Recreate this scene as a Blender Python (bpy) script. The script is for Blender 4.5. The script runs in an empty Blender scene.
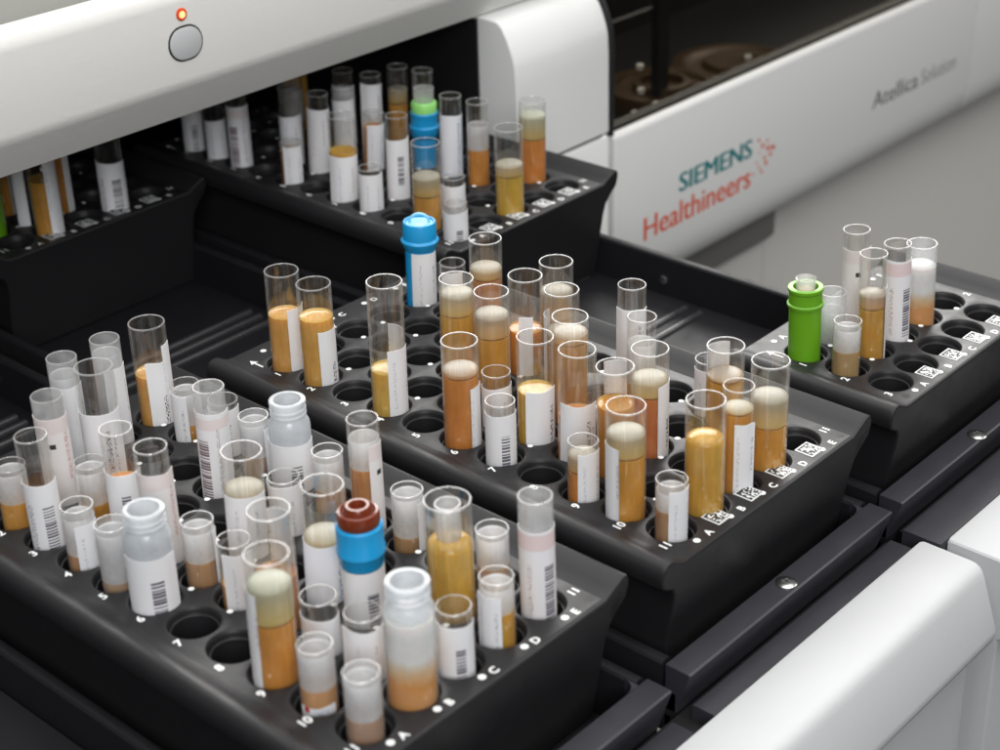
import bpy, bmesh, math, random
from mathutils import Vector, Matrix, Quaternion

# ------------------------------------------------------------------ basics
S = 0.022                      # metres per hole pitch; everything below is written in hole pitches
sc = bpy.context.scene
COL = sc.collection
rnd = random.Random(11)

CAM = Vector((25.769305, -20.434271, 16.468061))
RIGHT = Vector((0.746079, 0.665337, -0.026316))
DOWN = Vector((0.295578, -0.366345, -0.882284))
FWD = Vector((-0.596657, 0.650475, -0.469982))
FPX = 1701.126                 # focal length in pixels of the 1000 px wide photograph
AZ0 = math.atan2(-FWD.y, -FWD.x)   # direction from the racks towards the camera

def ray(px, py):
    return RIGHT * ((px - 500) / FPX) + DOWN * ((py - 375) / FPX) + FWD
def project(p):
    d = Vector(p) - CAM
    w = d.dot(FWD)
    return 500 + FPX * d.dot(RIGHT) / w, 375 + FPX * d.dot(DOWN) / w
def z_at(x, y, py):
    """height on the vertical through (x, y) that is seen on picture line py"""
    lo, hi = -4.0, 6.0
    for _ in range(40):
        m = (lo + hi) / 2
        if project((x, y, m))[1] > py: lo = m
        else: hi = m
    return (lo + hi) / 2

# ------------------------------------------------------------------ materials
MATS = {}
def newmat(name):
    m = bpy.data.materials.new(name); m.use_nodes = True
    nt = m.node_tree; nt.nodes.clear()
    out = nt.nodes.new('ShaderNodeOutputMaterial')
    MATS[name] = m
    return m, nt, out
def N(nt, t, **kw):
    n = nt.nodes.new(t)
    for k, v in kw.items():
        if k.startswith('i_'):
            key = k[2:]
            n.inputs[int(key) if key.isdigit() else key.replace('_', ' ')].default_value = v
        else: setattr(n, k, v)
    return n
def pbsdf(nt, col, rough, **kw):
    p = N(nt, 'ShaderNodeBsdfPrincipled')
    p.inputs['Base Color'].default_value = (*col, 1)
    p.inputs['Roughness'].default_value = rough
    for k, v in kw.items(): p.inputs[k.replace('_', ' ')].default_value = v
    return p
def simple(name, col, rough, bump=0.0, bscale=900.0, var=0.0, **kw):
    m, nt, out = newmat(name)
    p = pbsdf(nt, col, rough, **kw)
    nt.links.new(p.outputs[0], out.inputs[0])
    tc = N(nt, 'ShaderNodeTexCoord')
    if bump:
        nz = N(nt, 'ShaderNodeTexNoise', i_Scale=bscale, i_Detail=3.0)
        nt.links.new(tc.outputs['Object'], nz.inputs['Vector'])
        b = N(nt, 'ShaderNodeBump', i_Strength=bump, i_Distance=0.0006)
        nt.links.new(nz.outputs[0], b.inputs['Height'])
        nt.links.new(b.outputs[0], p.inputs['Normal'])
    if var:
        nz = N(nt, 'ShaderNodeTexNoise', i_Scale=55.0, i_Detail=5.0, i_Roughness=0.65)
        nt.links.new(tc.outputs['Object'], nz.inputs['Vector'])
        mr = N(nt, 'ShaderNodeMapRange', i_1=0.3, i_2=0.7, i_3=max(0.02, rough - var), i_4=rough + var)
        nt.links.new(nz.outputs[0], mr.inputs[0])
        nt.links.new(mr.outputs[0], p.inputs['Roughness'])
    return m

simple('rack_plastic', (0.015, 0.015, 0.0165), 0.45, bump=0.10, bscale=1500, var=0.07, Specular_IOR_Level=0.28)
simple('tray_plastic', (0.012, 0.012, 0.014), 0.50, bump=0.08, bscale=900, var=0.08, Specular_IOR_Level=0.2)
simple('lit_rib_plastic', (0.030, 0.030, 0.033), 0.30, var=0.06)  # paler than the tray: light caught by the ribs, put into the colour
simple('ledge_metal', (0.027, 0.027, 0.034), 0.42, bump=0.06, bscale=1200, var=0.06)
simple('black_inside', (0.004, 0.004, 0.005), 0.6)
simple('cover_enamel', (0.53, 0.54, 0.55), 0.62, bump=0.10, bscale=500, var=0.05)
simple('white_enamel', (0.76, 0.77, 0.76), 0.5, bump=0.10, bscale=500, var=0.05)
simple('warm_enamel', (0.72, 0.715, 0.69), 0.55, bump=0.22, bscale=330, var=0.05)
simple('panel_enamel', (0.70, 0.70, 0.69), 0.36, bump=0.05, bscale=500, var=0.04)
simple('cabinet_wall', (0.72, 0.70, 0.66), 0.5, bump=0.05, bscale=500, var=0.05)
simple('cabinet_grey', (0.27, 0.26, 0.24), 0.5, bump=0.05, bscale=500, var=0.05)
simple('dark_grey', (0.10, 0.10, 0.10), 0.5)
simple('lid_grey', (0.30, 0.30, 0.28), 0.5, bump=0.05)
simple('rubber', (0.008, 0.008, 0.009), 0.55)
simple('button_grey', (0.52, 0.53, 0.54), 0.3, bump=0.03)
simple('steel', (0.62, 0.62, 0.60), 0.25, Metallic=1.0)
simple('brass_brown', (0.080, 0.044, 0.014), 0.4, Metallic=0.3)
simple('print_white', (0.80, 0.82, 0.82), 0.6)
simple('code_white', (0.70, 0.72, 0.72), 0.55)
simple('code_black', (0.02, 0.02, 0.02), 0.6)
simple('teal_print', (0.0, 0.19, 0.20), 0.5)
simple('orange_print', (0.68, 0.075, 0.02), 0.5)
simple('grey_print', (0.11, 0.11, 0.13), 0.5)
simple('pale_grey_print', (0.24, 0.24, 0.25), 0.5)
simple('blue_cap', (0.012, 0.30, 0.62), 0.32, Subsurface_Weight=0.15, Subsurface_Scale=0.002)
simple('blue_cap_top', (0.24, 0.60, 0.82), 0.35, Subsurface_Weight=0.2, Subsurface_Scale=0.002)
simple('green_cap', (0.13, 0.36, 0.012), 0.38, Subsurface_Weight=0.15, Subsurface_Scale=0.002)
simple('green_disc', (0.28, 0.66, 0.18), 0.4, Subsurface_Weight=0.2, Subsurface_Scale=0.002)
simple('red_stopper', (0.15, 0.026, 0.009), 0.22)
simple('red_lens', (0.75, 0.09, 0.03), 0.2)
simple('rack_floor', (0.07, 0.07, 0.07), 0.6)

def led():
    m, nt, out = newmat('led_orange')
    e = N(nt, 'ShaderNodeEmission', i_Color=(1.0, 0.30, 0.12, 1), i_Strength=3.2)
    nt.links.new(e.outputs[0], out.inputs[0])
led()

def clear(name, tint, haze, hazecol, edge=0.55, rough=0.06, spec=0.055, blot=0.35):
    """thin clear plastic: mostly transparent, glossy and whiter at grazing angles"""
    m, nt, out = newmat(name)
    tr = N(nt, 'ShaderNodeBsdfTransparent', i_Color=(*tint, 1))
    di = N(nt, 'ShaderNodeBsdfDiffuse', i_Color=(*hazecol, 1))
    tl = N(nt, 'ShaderNodeBsdfTranslucent', i_Color=(*hazecol, 1))
    dm = N(nt, 'ShaderNodeMixShader', i_0=0.5)
    nt.links.new(di.outputs[0], dm.inputs[1]); nt.links.new(tl.outputs[0], dm.inputs[2])
    gl = N(nt, 'ShaderNodeBsdfGlossy', i_Color=(1, 1, 1, 1), i_Roughness=rough)
    lw = N(nt, 'ShaderNodeLayerWeight', i_Blend=0.5)
    pw = N(nt, 'ShaderNodeMath', operation='POWER', i_1=4.5)
    nt.links.new(lw.outputs['Facing'], pw.inputs[0])
    hz = N(nt, 'ShaderNodeMath', operation='MULTIPLY_ADD', i_1=0.34 + haze * 0.3, i_2=haze)  # white mixed in at the edges paints the bright lines of refracted light
    nt.links.new(pw.outputs[0], hz.inputs[0])
    tc = N(nt, 'ShaderNodeTexCoord')
    nz = N(nt, 'ShaderNodeTexNoise', i_Scale=160.0, i_Detail=3.0)
    nt.links.new(tc.outputs['Object'], nz.inputs['Vector'])
    mr = N(nt, 'ShaderNodeMapRange', i_1=0.35, i_2=0.72, i_3=1 - blot*1.3, i_4=1 + blot*1.7)
    nt.links.new(nz.outputs[0], mr.inputs[0])
    hm = N(nt, 'ShaderNodeMath', operation='MULTIPLY', use_clamp=True)
    nt.links.new(hz.outputs[0], hm.inputs[0]); nt.links.new(mr.outputs[0], hm.inputs[1])
    m1 = N(nt, 'ShaderNodeMixShader')
    nt.links.new(hm.outputs[0], m1.inputs[0]); nt.links.new(tr.outputs[0], m1.inputs[1]); nt.links.new(dm.outputs[0], m1.inputs[2])
    ga = N(nt, 'ShaderNodeMath', operation='MULTIPLY_ADD', i_1=edge, i_2=spec)
    nt.links.new(pw.outputs[0], ga.inputs[0])
    m2 = N(nt, 'ShaderNodeMixShader')
    nt.links.new(ga.outputs[0], m2.inputs[0]); nt.links.new(m1.outputs[0], m2.inputs[1]); nt.links.new(gl.outputs[0], m2.inputs[2])
    nt.links.new(m2.outputs[0], out.inputs[0])
clear('clear_wall', (0.98, 0.98, 0.975), 0.008, (0.80, 0.79, 0.77), edge=0.36, rough=0.035, spec=0.065, blot=.5)
clear('clear_rim', (0.95, 0.95, 0.95), 0.34, (0.80, 0.80, 0.80), edge=0.4, blot=.12)
clear('cloudy_wall', (0.95, 0.95, 0.95), 0.17, (0.80, 0.81, 0.82), edge=0.25, rough=0.2, blot=.2)
clear('frosted_wall', (0.94, 0.95, 0.96), 0.52, (0.76, 0.79, 0.82), edge=0.22, rough=0.25, blot=.1)
clear('dark_glass', (0.62, 0.60, 0.56), 0.0, (0.1, 0.1, 0.1), edge=0.12, rough=0.02, spec=0.02)

def serum(name, top, bot, sss=0.55, thru=0.0, tint=(1, 1, 1)):
    """liquid column; UV v runs 0 (bottom) to 1 (surface): its own colour settles darker"""
    m, nt, out = newmat(name)
    p = pbsdf(nt, top, 0.16 if sss < .7 else 0.38, Subsurface_Weight=sss, Subsurface_Scale=0.006)
    p.inputs['Subsurface Radius'].default_value = (1.0, 0.5, 0.2) if sss < .7 else (1.0, 0.9, 0.8)
    uv = N(nt, 'ShaderNodeUVMap'); sp = N(nt, 'ShaderNodeSeparateXYZ')
    nt.links.new(uv.outputs[0], sp.inputs[0])
    tc = N(nt, 'ShaderNodeTexCoord')
    nz = N(nt, 'ShaderNodeTexNoise', i_Scale=140.0, i_Detail=4.0, i_Roughness=0.6)
    nt.links.new(tc.outputs['Object'], nz.inputs['Vector'])
    ad = N(nt, 'ShaderNodeMath', operation='MULTIPLY_ADD', i_1=0.9 if sss < .7 else 0.3, i_2=-0.45 if sss < .7 else -0.15)
    nt.links.new(nz.outputs[0], ad.inputs[0])
    su = N(nt, 'ShaderNodeMath', operation='ADD', use_clamp=True)
    nt.links.new(sp.outputs[1], su.inputs[0]); nt.links.new(ad.outputs[0], su.inputs[1])
    cr = N(nt, 'ShaderNodeValToRGB')
    cr.color_ramp.elements[0].position = 0.05; cr.color_ramp.elements[0].color = (*bot, 1)
    cr.color_ramp.elements[1].position = 0.95; cr.color_ramp.elements[1].color = (*top, 1)
    nt.links.new(su.outputs[0], cr.inputs[0])
    mp = N(nt, 'ShaderNodeMapping'); mp.inputs['Scale'].default_value = (1, 1, 0.12)
    nt.links.new(tc.outputs['Object'], mp.inputs['Vector'])
    ns = N(nt, 'ShaderNodeTexNoise', i_Scale=420.0, i_Detail=3.0, i_Roughness=0.6)  # upright streaks in the colour stand in for reflections and refraction
    nt.links.new(mp.outputs[0], ns.inputs['Vector'])
    ms = N(nt, 'ShaderNodeMapRange', i_1=0.3, i_2=0.7, i_3=0.84 if sss < .7 else 0.97, i_4=1.10 if sss < .7 else 1.02)
    nt.links.new(ns.outputs[0], ms.inputs[0])
    hs = N(nt, 'ShaderNodeHueSaturation', i_Saturation=0.96); nt.links.new(ms.outputs[0], hs.inputs['Value']); nt.links.new(cr.outputs[0], hs.inputs['Color'])
    oi = N(nt, 'ShaderNodeObjectInfo')
    hr = N(nt, 'ShaderNodeMapRange', i_1=0.0, i_2=1.0, i_3=0.482, i_4=0.520); nt.links.new(oi.outputs['Random'], hr.inputs[0]); nt.links.new(hr.outputs[0], hs.inputs['Hue'])
    nt.links.new(hs.outputs[0], p.inputs['Base Color'])
    bn = N(nt, 'ShaderNodeBump', i_Strength=0.15 if sss < .7 else 0.04, i_Distance=0.0008)
    nt.links.new(nz.outputs[0], bn.inputs['Height']); nt.links.new(bn.outputs[0], p.inputs['Normal'])
    if thru:
        tr = N(nt, 'ShaderNodeBsdfTransparent', i_Color=(*tint, 1))
        lw = N(nt, 'ShaderNodeLayerWeight', i_Blend=0.5)
        fa = N(nt, 'ShaderNodeMath', operation='MULTIPLY_ADD', i_1=thru * 0.7, i_2=1 - thru, use_clamp=True)
        nt.links.new(lw.outputs['Facing'], fa.inputs[0])
        n2 = N(nt, 'ShaderNodeTexNoise', i_Scale=75.0, i_Detail=4.0)
        nt.links.new(tc.outputs['Object'], n2.inputs['Vector'])
        f2 = N(nt, 'ShaderNodeMath', operation='MULTIPLY_ADD', i_1=0.5 if sss < .7 else 0.1, i_2=-0.25 if sss < .7 else -0.05)
        nt.links.new(n2.outputs[0], f2.inputs[0])
        f3 = N(nt, 'ShaderNodeMath', operation='ADD', use_clamp=True)
        nt.links.new(fa.outputs[0], f3.inputs[0]); nt.links.new(f2.outputs[0], f3.inputs[1])
        mx = N(nt, 'ShaderNodeMixShader')
        nt.links.new(f3.outputs[0], mx.inputs[0]); nt.links.new(tr.outputs[0], mx.inputs[1]); nt.links.new(p.outputs[0], mx.inputs[2])
        nt.links.new(mx.outputs[0], out.inputs[0])
    else: nt.links.new(p.outputs[0], out.inputs[0])
AM = (0.92, 0.52, 0.10)
serum('amber', (0.68, 0.32, 0.045), (0.60, 0.23, 0.018), thru=.22, tint=AM)
serum('gold', (0.78, 0.48, 0.10), (0.70, 0.34, 0.035), thru=.25, tint=(0.97, 0.70, 0.22))
serum('orange', (0.66, 0.26, 0.05), (0.58, 0.19, 0.024), thru=.2, tint=AM)
serum('ochre', (0.68, 0.37, 0.06), (0.62, 0.27, 0.022), thru=.28, tint=AM)
serum('peach', (0.66, 0.35, 0.13), (0.56, 0.22, 0.05), thru=.3, tint=AM)
serum('dull', (0.48, 0.31, 0.15), (0.46, 0.20, 0.03), thru=.2, tint=AM)
serum('rust', (0.58, 0.22, 0.06), (0.50, 0.14, 0.022), thru=.15, tint=AM)
serum('gel_cream', (0.44, 0.41, 0.34), (0.62, 0.37, 0.11), 0.8, thru=.36, tint=(0.95, 0.92, 0.85))
serum('gel_white', (0.60, 0.60, 0.59), (0.58, 0.52, 0.44), 0.8, thru=.3, tint=(0.95, 0.95, 0.95))
serum('gel_green', (0.46, 0.47, 0.38), (0.60, 0.39, 0.14), 0.8, thru=.32, tint=(0.93, 0.95, 0.85))
clear('frosted_sleeve', (0.95, 0.95, 0.95), 0.62, (0.84, 0.84, 0.85), edge=0.15, rough=0.3, blot=.14)

def blend(name, amber):
    """frosted upper part running softly into amber below: UV v 0..1 over the content"""
    m, nt, out = newmat(name)
    p = pbsdf(nt, amber, 0.35, Subsurface_Weight=0.6, Subsurface_Scale=0.005)
    uv = N(nt, 'ShaderNodeUVMap'); sp = N(nt, 'ShaderNodeSeparateXYZ')
    nt.links.new(uv.outputs[0], sp.inputs[0])
    tc = N(nt, 'ShaderNodeTexCoord')
    nz = N(nt, 'ShaderNodeTexNoise', i_Scale=120.0, i_Detail=3.0)
    nt.links.new(tc.outputs['Object'], nz.inputs['Vector'])
    ad = N(nt, 'ShaderNodeMath', operation='MULTIPLY_ADD', i_1=0.16, i_2=-0.08)
    nt.links.new(nz.outputs[0], ad.inputs[0])
    su = N(nt, 'ShaderNodeMath', operation='ADD', use_clamp=True)
    nt.links.new(sp.outputs[1], su.inputs[0]); nt.links.new(ad.outputs[0], su.inputs[1])
    cr = N(nt, 'ShaderNodeValToRGB')
    e = cr.color_ramp.elements
    e[0].position = 0.42; e[0].color = (*amber, 1)
    e[1].position = 0.66; e[1].color = (0.76, 0.76, 0.74, 1)
    k = e.new(0.54); k.color = (0.66, 0.48, 0.26, 1)
    nt.links.new(su.outputs[0], cr.inputs[0]); nt.links.new(cr.outputs[0], p.inputs['Base Color'])
    nt.links.new(p.outputs[0], out.inputs[0])
blend('frost_to_amber', (0.68, 0.28, 0.02))
blend('frost_to_dull', (0.45, 0.20, 0.04))

def paper(name, base, bars=(), texts=(), band=None, spot=None):
    """label paper. UV: u = angle / 100 deg from the label's middle, v = distance below its top in pitches.
    bars: (u0,u1,v0,v1,lines per pitch); texts: (u0,u1,v0,v1); band: (v0,v1,colour)"""
    m, nt, out = newmat(name)
    L = nt.links.new
    p = pbsdf(nt, base, 0.62)
    uv = N(nt, 'ShaderNodeUVMap'); sp = N(nt, 'ShaderNodeSeparateXYZ'); L(uv.outputs[0], sp.inputs[0])
    oi = N(nt, 'ShaderNodeObjectInfo')
    def cmp(sock, a, b):
        g = N(nt, 'ShaderNodeMath', operation='GREATER_THAN', i_1=a); L(sock, g.inputs[0])
        l = N(nt, 'ShaderNodeMath', operation='LESS_THAN', i_1=b); L(sock, l.inputs[0])
        q = N(nt, 'ShaderNodeMath', operation='MULTIPLY'); L(g.outputs[0], q.inputs[0]); L(l.outputs[0], q.inputs[1])
        return q.outputs[0]
    def mul(a, b):
        q = N(nt, 'ShaderNodeMath', operation='MULTIPLY'); L(a, q.inputs[0]); L(b, q.inputs[1]); return q.outputs[0]
    col = None
    def over(col, mask, c):
        mx = N(nt, 'ShaderNodeMix', data_type='RGBA')
        L(mask, mx.inputs[0])
        if col is None: mx.inputs[6].default_value = (*base, 1)
        else: L(col, mx.inputs[6])
        mx.inputs[7].default_value = (*c, 1)
        return mx.outputs[2]
    if band: col = over(col, cmp(sp.outputs[1], band[0], band[1]), band[2])
    rs = N(nt, 'ShaderNodeMath', operation='MULTIPLY', i_1=371.0); L(oi.outputs['Random'], rs.inputs[0])
    for (u0, u1, v0, v1, k, ink) in bars:
        a = N(nt, 'ShaderNodeMath', operation='MULTIPLY_ADD', i_1=k); L(sp.outputs[1], a.inputs[0]); L(rs.outputs[0], a.inputs[2])
        f = N(nt, 'ShaderNodeMath', operation='FLOOR'); L(a.outputs[0], f.inputs[0])
        w = N(nt, 'ShaderNodeTexWhiteNoise', noise_dimensions='1D'); L(f.outputs[0], w.inputs['W'])
        fr = N(nt, 'ShaderNodeMath', operation='FRACT'); L(a.outputs[0], fr.inputs[0])
        th = N(nt, 'ShaderNodeMath', operation='MULTIPLY_ADD', i_1=0.55, i_2=0.15); L(w.outputs['Value'], th.inputs[0])
        g = N(nt, 'ShaderNodeMath', operation='GREATER_THAN'); L(fr.outputs[0], g.inputs[0]); L(th.outputs[0], g.inputs[1])
        col = over(col, mul(g.outputs[0], mul(cmp(sp.outputs[0], u0, u1), cmp(sp.outputs[1], v0, v1))), ink)
    for (u0, u1, v0, v1, ink) in texts:
        cb = N(nt, 'ShaderNodeCombineXYZ')
        a = N(nt, 'ShaderNodeMath', operation='MULTIPLY', i_1=13.0); L(sp.outputs[0], a.inputs[0])
        b = N(nt, 'ShaderNodeMath', operation='MULTIPLY_ADD', i_1=9.0); L(sp.outputs[1], b.inputs[0]); L(rs.outputs[0], b.inputs[2])
        L(a.outputs[0], cb.inputs[0]); L(b.outputs[0], cb.inputs[1])
        nz = N(nt, 'ShaderNodeTexNoise', noise_dimensions='2D', i_Scale=2.0, i_Detail=1.0); L(cb.outputs[0], nz.inputs['Vector'])
        g = N(nt, 'ShaderNodeMath', operation='GREATER_THAN', i_1=0.53); L(nz.outputs[0], g.inputs[0])
        col = over(col, mul(g.outputs[0], mul(cmp(sp.outputs[0], u0, u1), cmp(sp.outputs[1], v0, v1))), ink)
    if spot: col = over(col, mul(cmp(sp.outputs[0], spot[0], spot[1]), cmp(sp.outputs[1], spot[2], spot[3])), spot[4])
    if col is not None: L(col, p.inputs['Base Color'])
    tl = N(nt, 'ShaderNodeBsdfTranslucent', i_Color=(0.7, 0.7, 0.72, 1))
    mx = N(nt, 'ShaderNodeMixShader', i_0=0.12)
    L(p.outputs[0], mx.inputs[1]); L(tl.outputs[0], mx.inputs[2]); L(mx.outputs[0], out.inputs[0])
W = (0.88, 0.88, 0.90); K = (0.10, 0.09, 0.12); PK = (0.80, 0.65, 0.65)
paper('lab_plain', W, texts=[(0.26, 0.35, 0.3, 1.0, (0.42, 0.42, 0.46)), (-0.30, -0.2, 0.25, 1.3, (0.62, 0.62, 0.66))])
paper('lab_bar_r', W, bars=[(0.12, 0.52, 0.45, 1.55, 17, K)], texts=[(-0.42, -0.22, 0.4, 1.7, (0.35, 0.33, 0.36))])
paper('lab_bar_l', W, bars=[(-0.55, -0.10, 0.55, 1.75, 17, (0.16, 0.10, 0.12))], texts=[(0.2, 0.34, 0.3, 1.6, (0.45, 0.42, 0.44))], band=(0.1, 0.32, (0.82, 0.74, 0.73)))
paper('lab_bar_s', W, bars=[(0.02, 0.34, 0.42, 1.2, 15, K)])
paper('lab_pink', (0.86, 0.84, 0.86), bars=[(0.22, 0.6, 0.65, 1.75, 16, K)], texts=[(-0.35, -0.2, 0.6, 1.7, (0.5, 0.42, 0.42))], band=(0.05, 0.34, PK))
paper('lab_pinkspot', (0.86, 0.83, 0.82), texts=[(0.45, 0.62, 0.3, 1.3, (0.62, 0.30, 0.30))], band=(0.0, 0.3, (0.82, 0.74, 0.73)), spot=(-0.12, 0.10, 0.50, 0.60, (0.03, 0.03, 0.03)))
paper('lab_text', W, texts=[(0.22, 0.36, 0.35, 1.5, K), (0.44, 0.54, 0.5, 1.5, (0.3, 0.3, 0.32))])
paper('lab_text2', W, texts=[(-0.05, 0.12, 0.75, 1.35, (0.05, 0.05, 0.06)), (0.2, 0.32, 0.5, 1.3, (0.3, 0.3, 0.32))])
paper('lab_blue', (0.84, 0.85, 0.90), texts=[(0.38, 0.52, 0.2, 1.6, (0.05, 0.22, 0.45)), (0.62, 0.72, 0.1, 1.6, (0.05, 0.30, 0.55))])
paper('lab_red', W, texts=[(-0.1, 0.35, 0.02, 0.16, (0.45, 0.5, 0.65))], spot=(-0.45, -0.27, 0.0, 0.09, (0.55, 0.02, 0.02)))

# ------------------------------------------------------------------ mesh builder
class MB:
    def __init__(self): self.v = []; self.f = []; self.m = []; self.uv = {}
    def add(self, verts, faces, mi=0, uvs=None):
        o = len(self.v); self.v += [tuple(p) for p in verts]
        for k, fc in enumerate(faces):
            if uvs: self.uv[len(self.f)] = [uvs[i] for i in fc]
            self.f.append([i + o for i in fc]); self.m.append(mi)
    def box(self, a, b, mi=0):
        (x0, y0, z0), (x1, y1, z1) = a, b
        v = [(x0,y0,z0),(x1,y0,z0),(x1,y1,z0),(x0,y1,z0),(x0,y0,z1),(x1,y0,z1),(x1,y1,z1),(x0,y1,z1)]
        self.add(v, [(3,2,1,0),(4,5,6,7),(0,1,5,4),(1,2,6,5),(2,3,7,6),(3,0,4,7)], mi)
    def loft(self, rings, caps=(True, True), mi=0, closed=True):
        n = len(rings[0]); v = [p for r in rings for p in r]; f = []
        for k in range(len(rings) - 1):
            for i in range(n if closed else n - 1):
                j = (i + 1) % n
                f.append((k*n+i, k*n+j, (k+1)*n+j, (k+1)*n+i))
        if caps[0]: f.append(tuple(range(n - 1, -1, -1)))
        if caps[1]: f.append(tuple((len(rings)-1)*n + i for i in range(n)))
        self.add(v, f, mi)
    def prism(self, prof, axis, a, b, mi=0, round_=0.0):
        """closed 2-D profile run along axis x (prof = y,z) or y (prof = x,z)"""
        cx = sum(p[0] for p in prof) / len(prof); cz = sum(p[1] for p in prof) / len(prof)
        def ring(t, ins):
            r = []
            for p in prof:
                dx, dz = p[0] - cx, p[1] - cz; d = math.hypot(dx, dz) or 1
                q = (p[0] - dx / d * ins, p[1] - dz / d * ins)
                r.append((t, q[0], q[1]) if axis == 'x' else (q[0], t, q[1]))
            return r
        if round_:
            s = 1 if b > a else -1
            e = round_
            rs = [ring(a, e*0.7), ring(a + s*e*0.3, e*0.25), ring(a + s*e, 0), ring(b - s*e, 0), ring(b - s*e*0.3, e*0.25), ring(b, e*0.7)]
        else: rs = [ring(a, 0), ring(b, 0)]
        self.loft(rs, mi=mi)
    def lathe(self, prof, n=32, mi=0, mis=None, c=(0, 0, 0), uv=False, close_bot=False, close_top=False):
        """prof: list of (r, z) from bottom to top"""
        o = len(self.v); z0 = min(p[1] for p in prof); z1 = max(p[1] for p in prof)
        for r, z in prof:
            for i in range(n):
                a = 2*math.pi*i/n
                self.v.append((c[0]+r*math.cos(a), c[1]+r*math.sin(a), c[2]+z))
        for k in range(len(prof)-1):
            for i in range(n):
                j = (i+1) % n
                if uv:
                    va = (prof[k][1]-z0)/(z1-z0); vb = (prof[k+1][1]-z0)/(z1-z0)
                    self.uv[len(self.f)] = [(0, va), (0, va), (0, vb), (0, vb)]
                self.f.append([o+k*n+i, o+k*n+j, o+(k+1)*n+j, o+(k+1)*n+i]); self.m.append(mis[k] if mis else mi)
        if close_bot:
            if uv: self.uv[len(self.f)] = [(0, 0)]*n
            self.f.append([o+i for i in range(n-1, -1, -1)]); self.m.append(mis[0] if mis else mi)
        if close_top:
            if uv: self.uv[len(self.f)] = [(0, (prof[-1][1]-z0)/(z1-z0))]*n
            self.f.append([o+(len(prof)-1)*n+i for i in range(n)]); self.m.append(mis[-1] if mis else mi)
    def tube(self, path, r, n=10, mi=0):
        rings = []
        for i, p in enumerate(path):
            a = Vector(path[max(0, i-1)]); b = Vector(path[min(len(path)-1, i+1)])
            d = (b - a).normalized(); u = d.orthogonal().normalized()
            if rings and abs(d.dot(pu)) < 0.99: u = (pu - d*pu.dot(d)).normalized()
            pu = u; w = d.cross(u)
            rings.append([tuple(Vector(p) + (u*math.cos(2*math.pi*k/n) + w*math.sin(2*math.pi*k/n))*r) for k in range(n)])
        self.loft(rings, mi=mi)
    def build(self, name, mats, parent=None, base=(0, 0, 0), smooth=True, ang=38, fix=True):
        me = bpy.data.meshes.new(name)
        bx = Vector(base)
        me.from_pydata([tuple((Vector(p) - bx) * S) for p in self.v], [], self.f)
        if not isinstance(mats, (list, tuple)): mats = [mats]
        for m in mats: me.materials.append(MATS[m])
        me.polygons.foreach_set('material_index', self.m)
        if self.uv:
            ul = me.uv_layers.new(name='UVMap')
            for fi, uvs in self.uv.items():
                pl = me.polygons[fi]
                for k, li in enumerate(pl.loop_indices): ul.data[li].uv = uvs[k]
        if fix:
            bm = bmesh.new(); bm.from_mesh(me)
            bmesh.ops.recalc_face_normals(bm, faces=bm.faces); bm.to_mesh(me); bm.free()
        if smooth:
            me.polygons.foreach_set('use_smooth', [True]*len(me.polygons))
            me.set_sharp_from_angle(angle=math.radians(ang))
        me.update()
        o = bpy.data.objects.new(name, me); COL.objects.link(o)
        if parent: o.parent = parent
        return o

def thing(name, label, cat, base=(0, 0, 0), group=None, rot=None):
    o = bpy.data.objects.new(name, None); COL.objects.link(o)
    o.empty_display_size = 0.01
    o.location = Vector(base) * S
    if rot is not None: o.rotation_mode = 'QUATERNION'; o.rotation_quaternion = rot
    o['label'] = label; o['category'] = cat
    if group: o['group'] = group
    return o

def text_mesh(body, size, bold=0.0, shear=0.0):
    """verts (2-D) and faces of a line of text, lower left corner at 0,0"""
    cu = bpy.data.curves.new('t', 'FONT'); cu.body = body; cu.size = size; cu.offset = bold; cu.shear = shear
    cu.resolution_u = 3
    ob = bpy.data.objects.new('t', cu); COL.objects.link(ob)
    dg = bpy.context.evaluated_depsgraph_get()
    me = bpy.data.meshes.new_from_object(ob.evaluated_get(dg))
    vs = [(v.co.x, v.co.y) for v in me.vertices]; fs = [tuple(p.vertices) for p in me.polygons]
    bpy.data.objects.remove(ob); bpy.data.curves.remove(cu); bpy.data.meshes.remove(me)
    return vs, fs
def width(vs): return max(v[0] for v in vs) - min(v[0] for v in vs)

# ------------------------------------------------------------------ racks
ORG = {'M': (0.0, 0.0, 11), 'L': (-0.3235, -7.1794, 11), 'R': (8.1786, 7.1461, 3), 'B': (-11.8552, 7.1726, 11), 'K': (-20.0645, 0.0843, 11)}
RACKNAME = {'M': 'middle rack', 'L': 'front left rack', 'R': 'small right rack', 'B': 'back rack', 'K': 'far left rack'}
TEXTS = {}
def tx(s, size, bold=0.0):
    k = (s, size, bold)
    if k not in TEXTS: TEXTS[k] = text_mesh(s, size, bold)
    return TEXTS[k]

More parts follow.
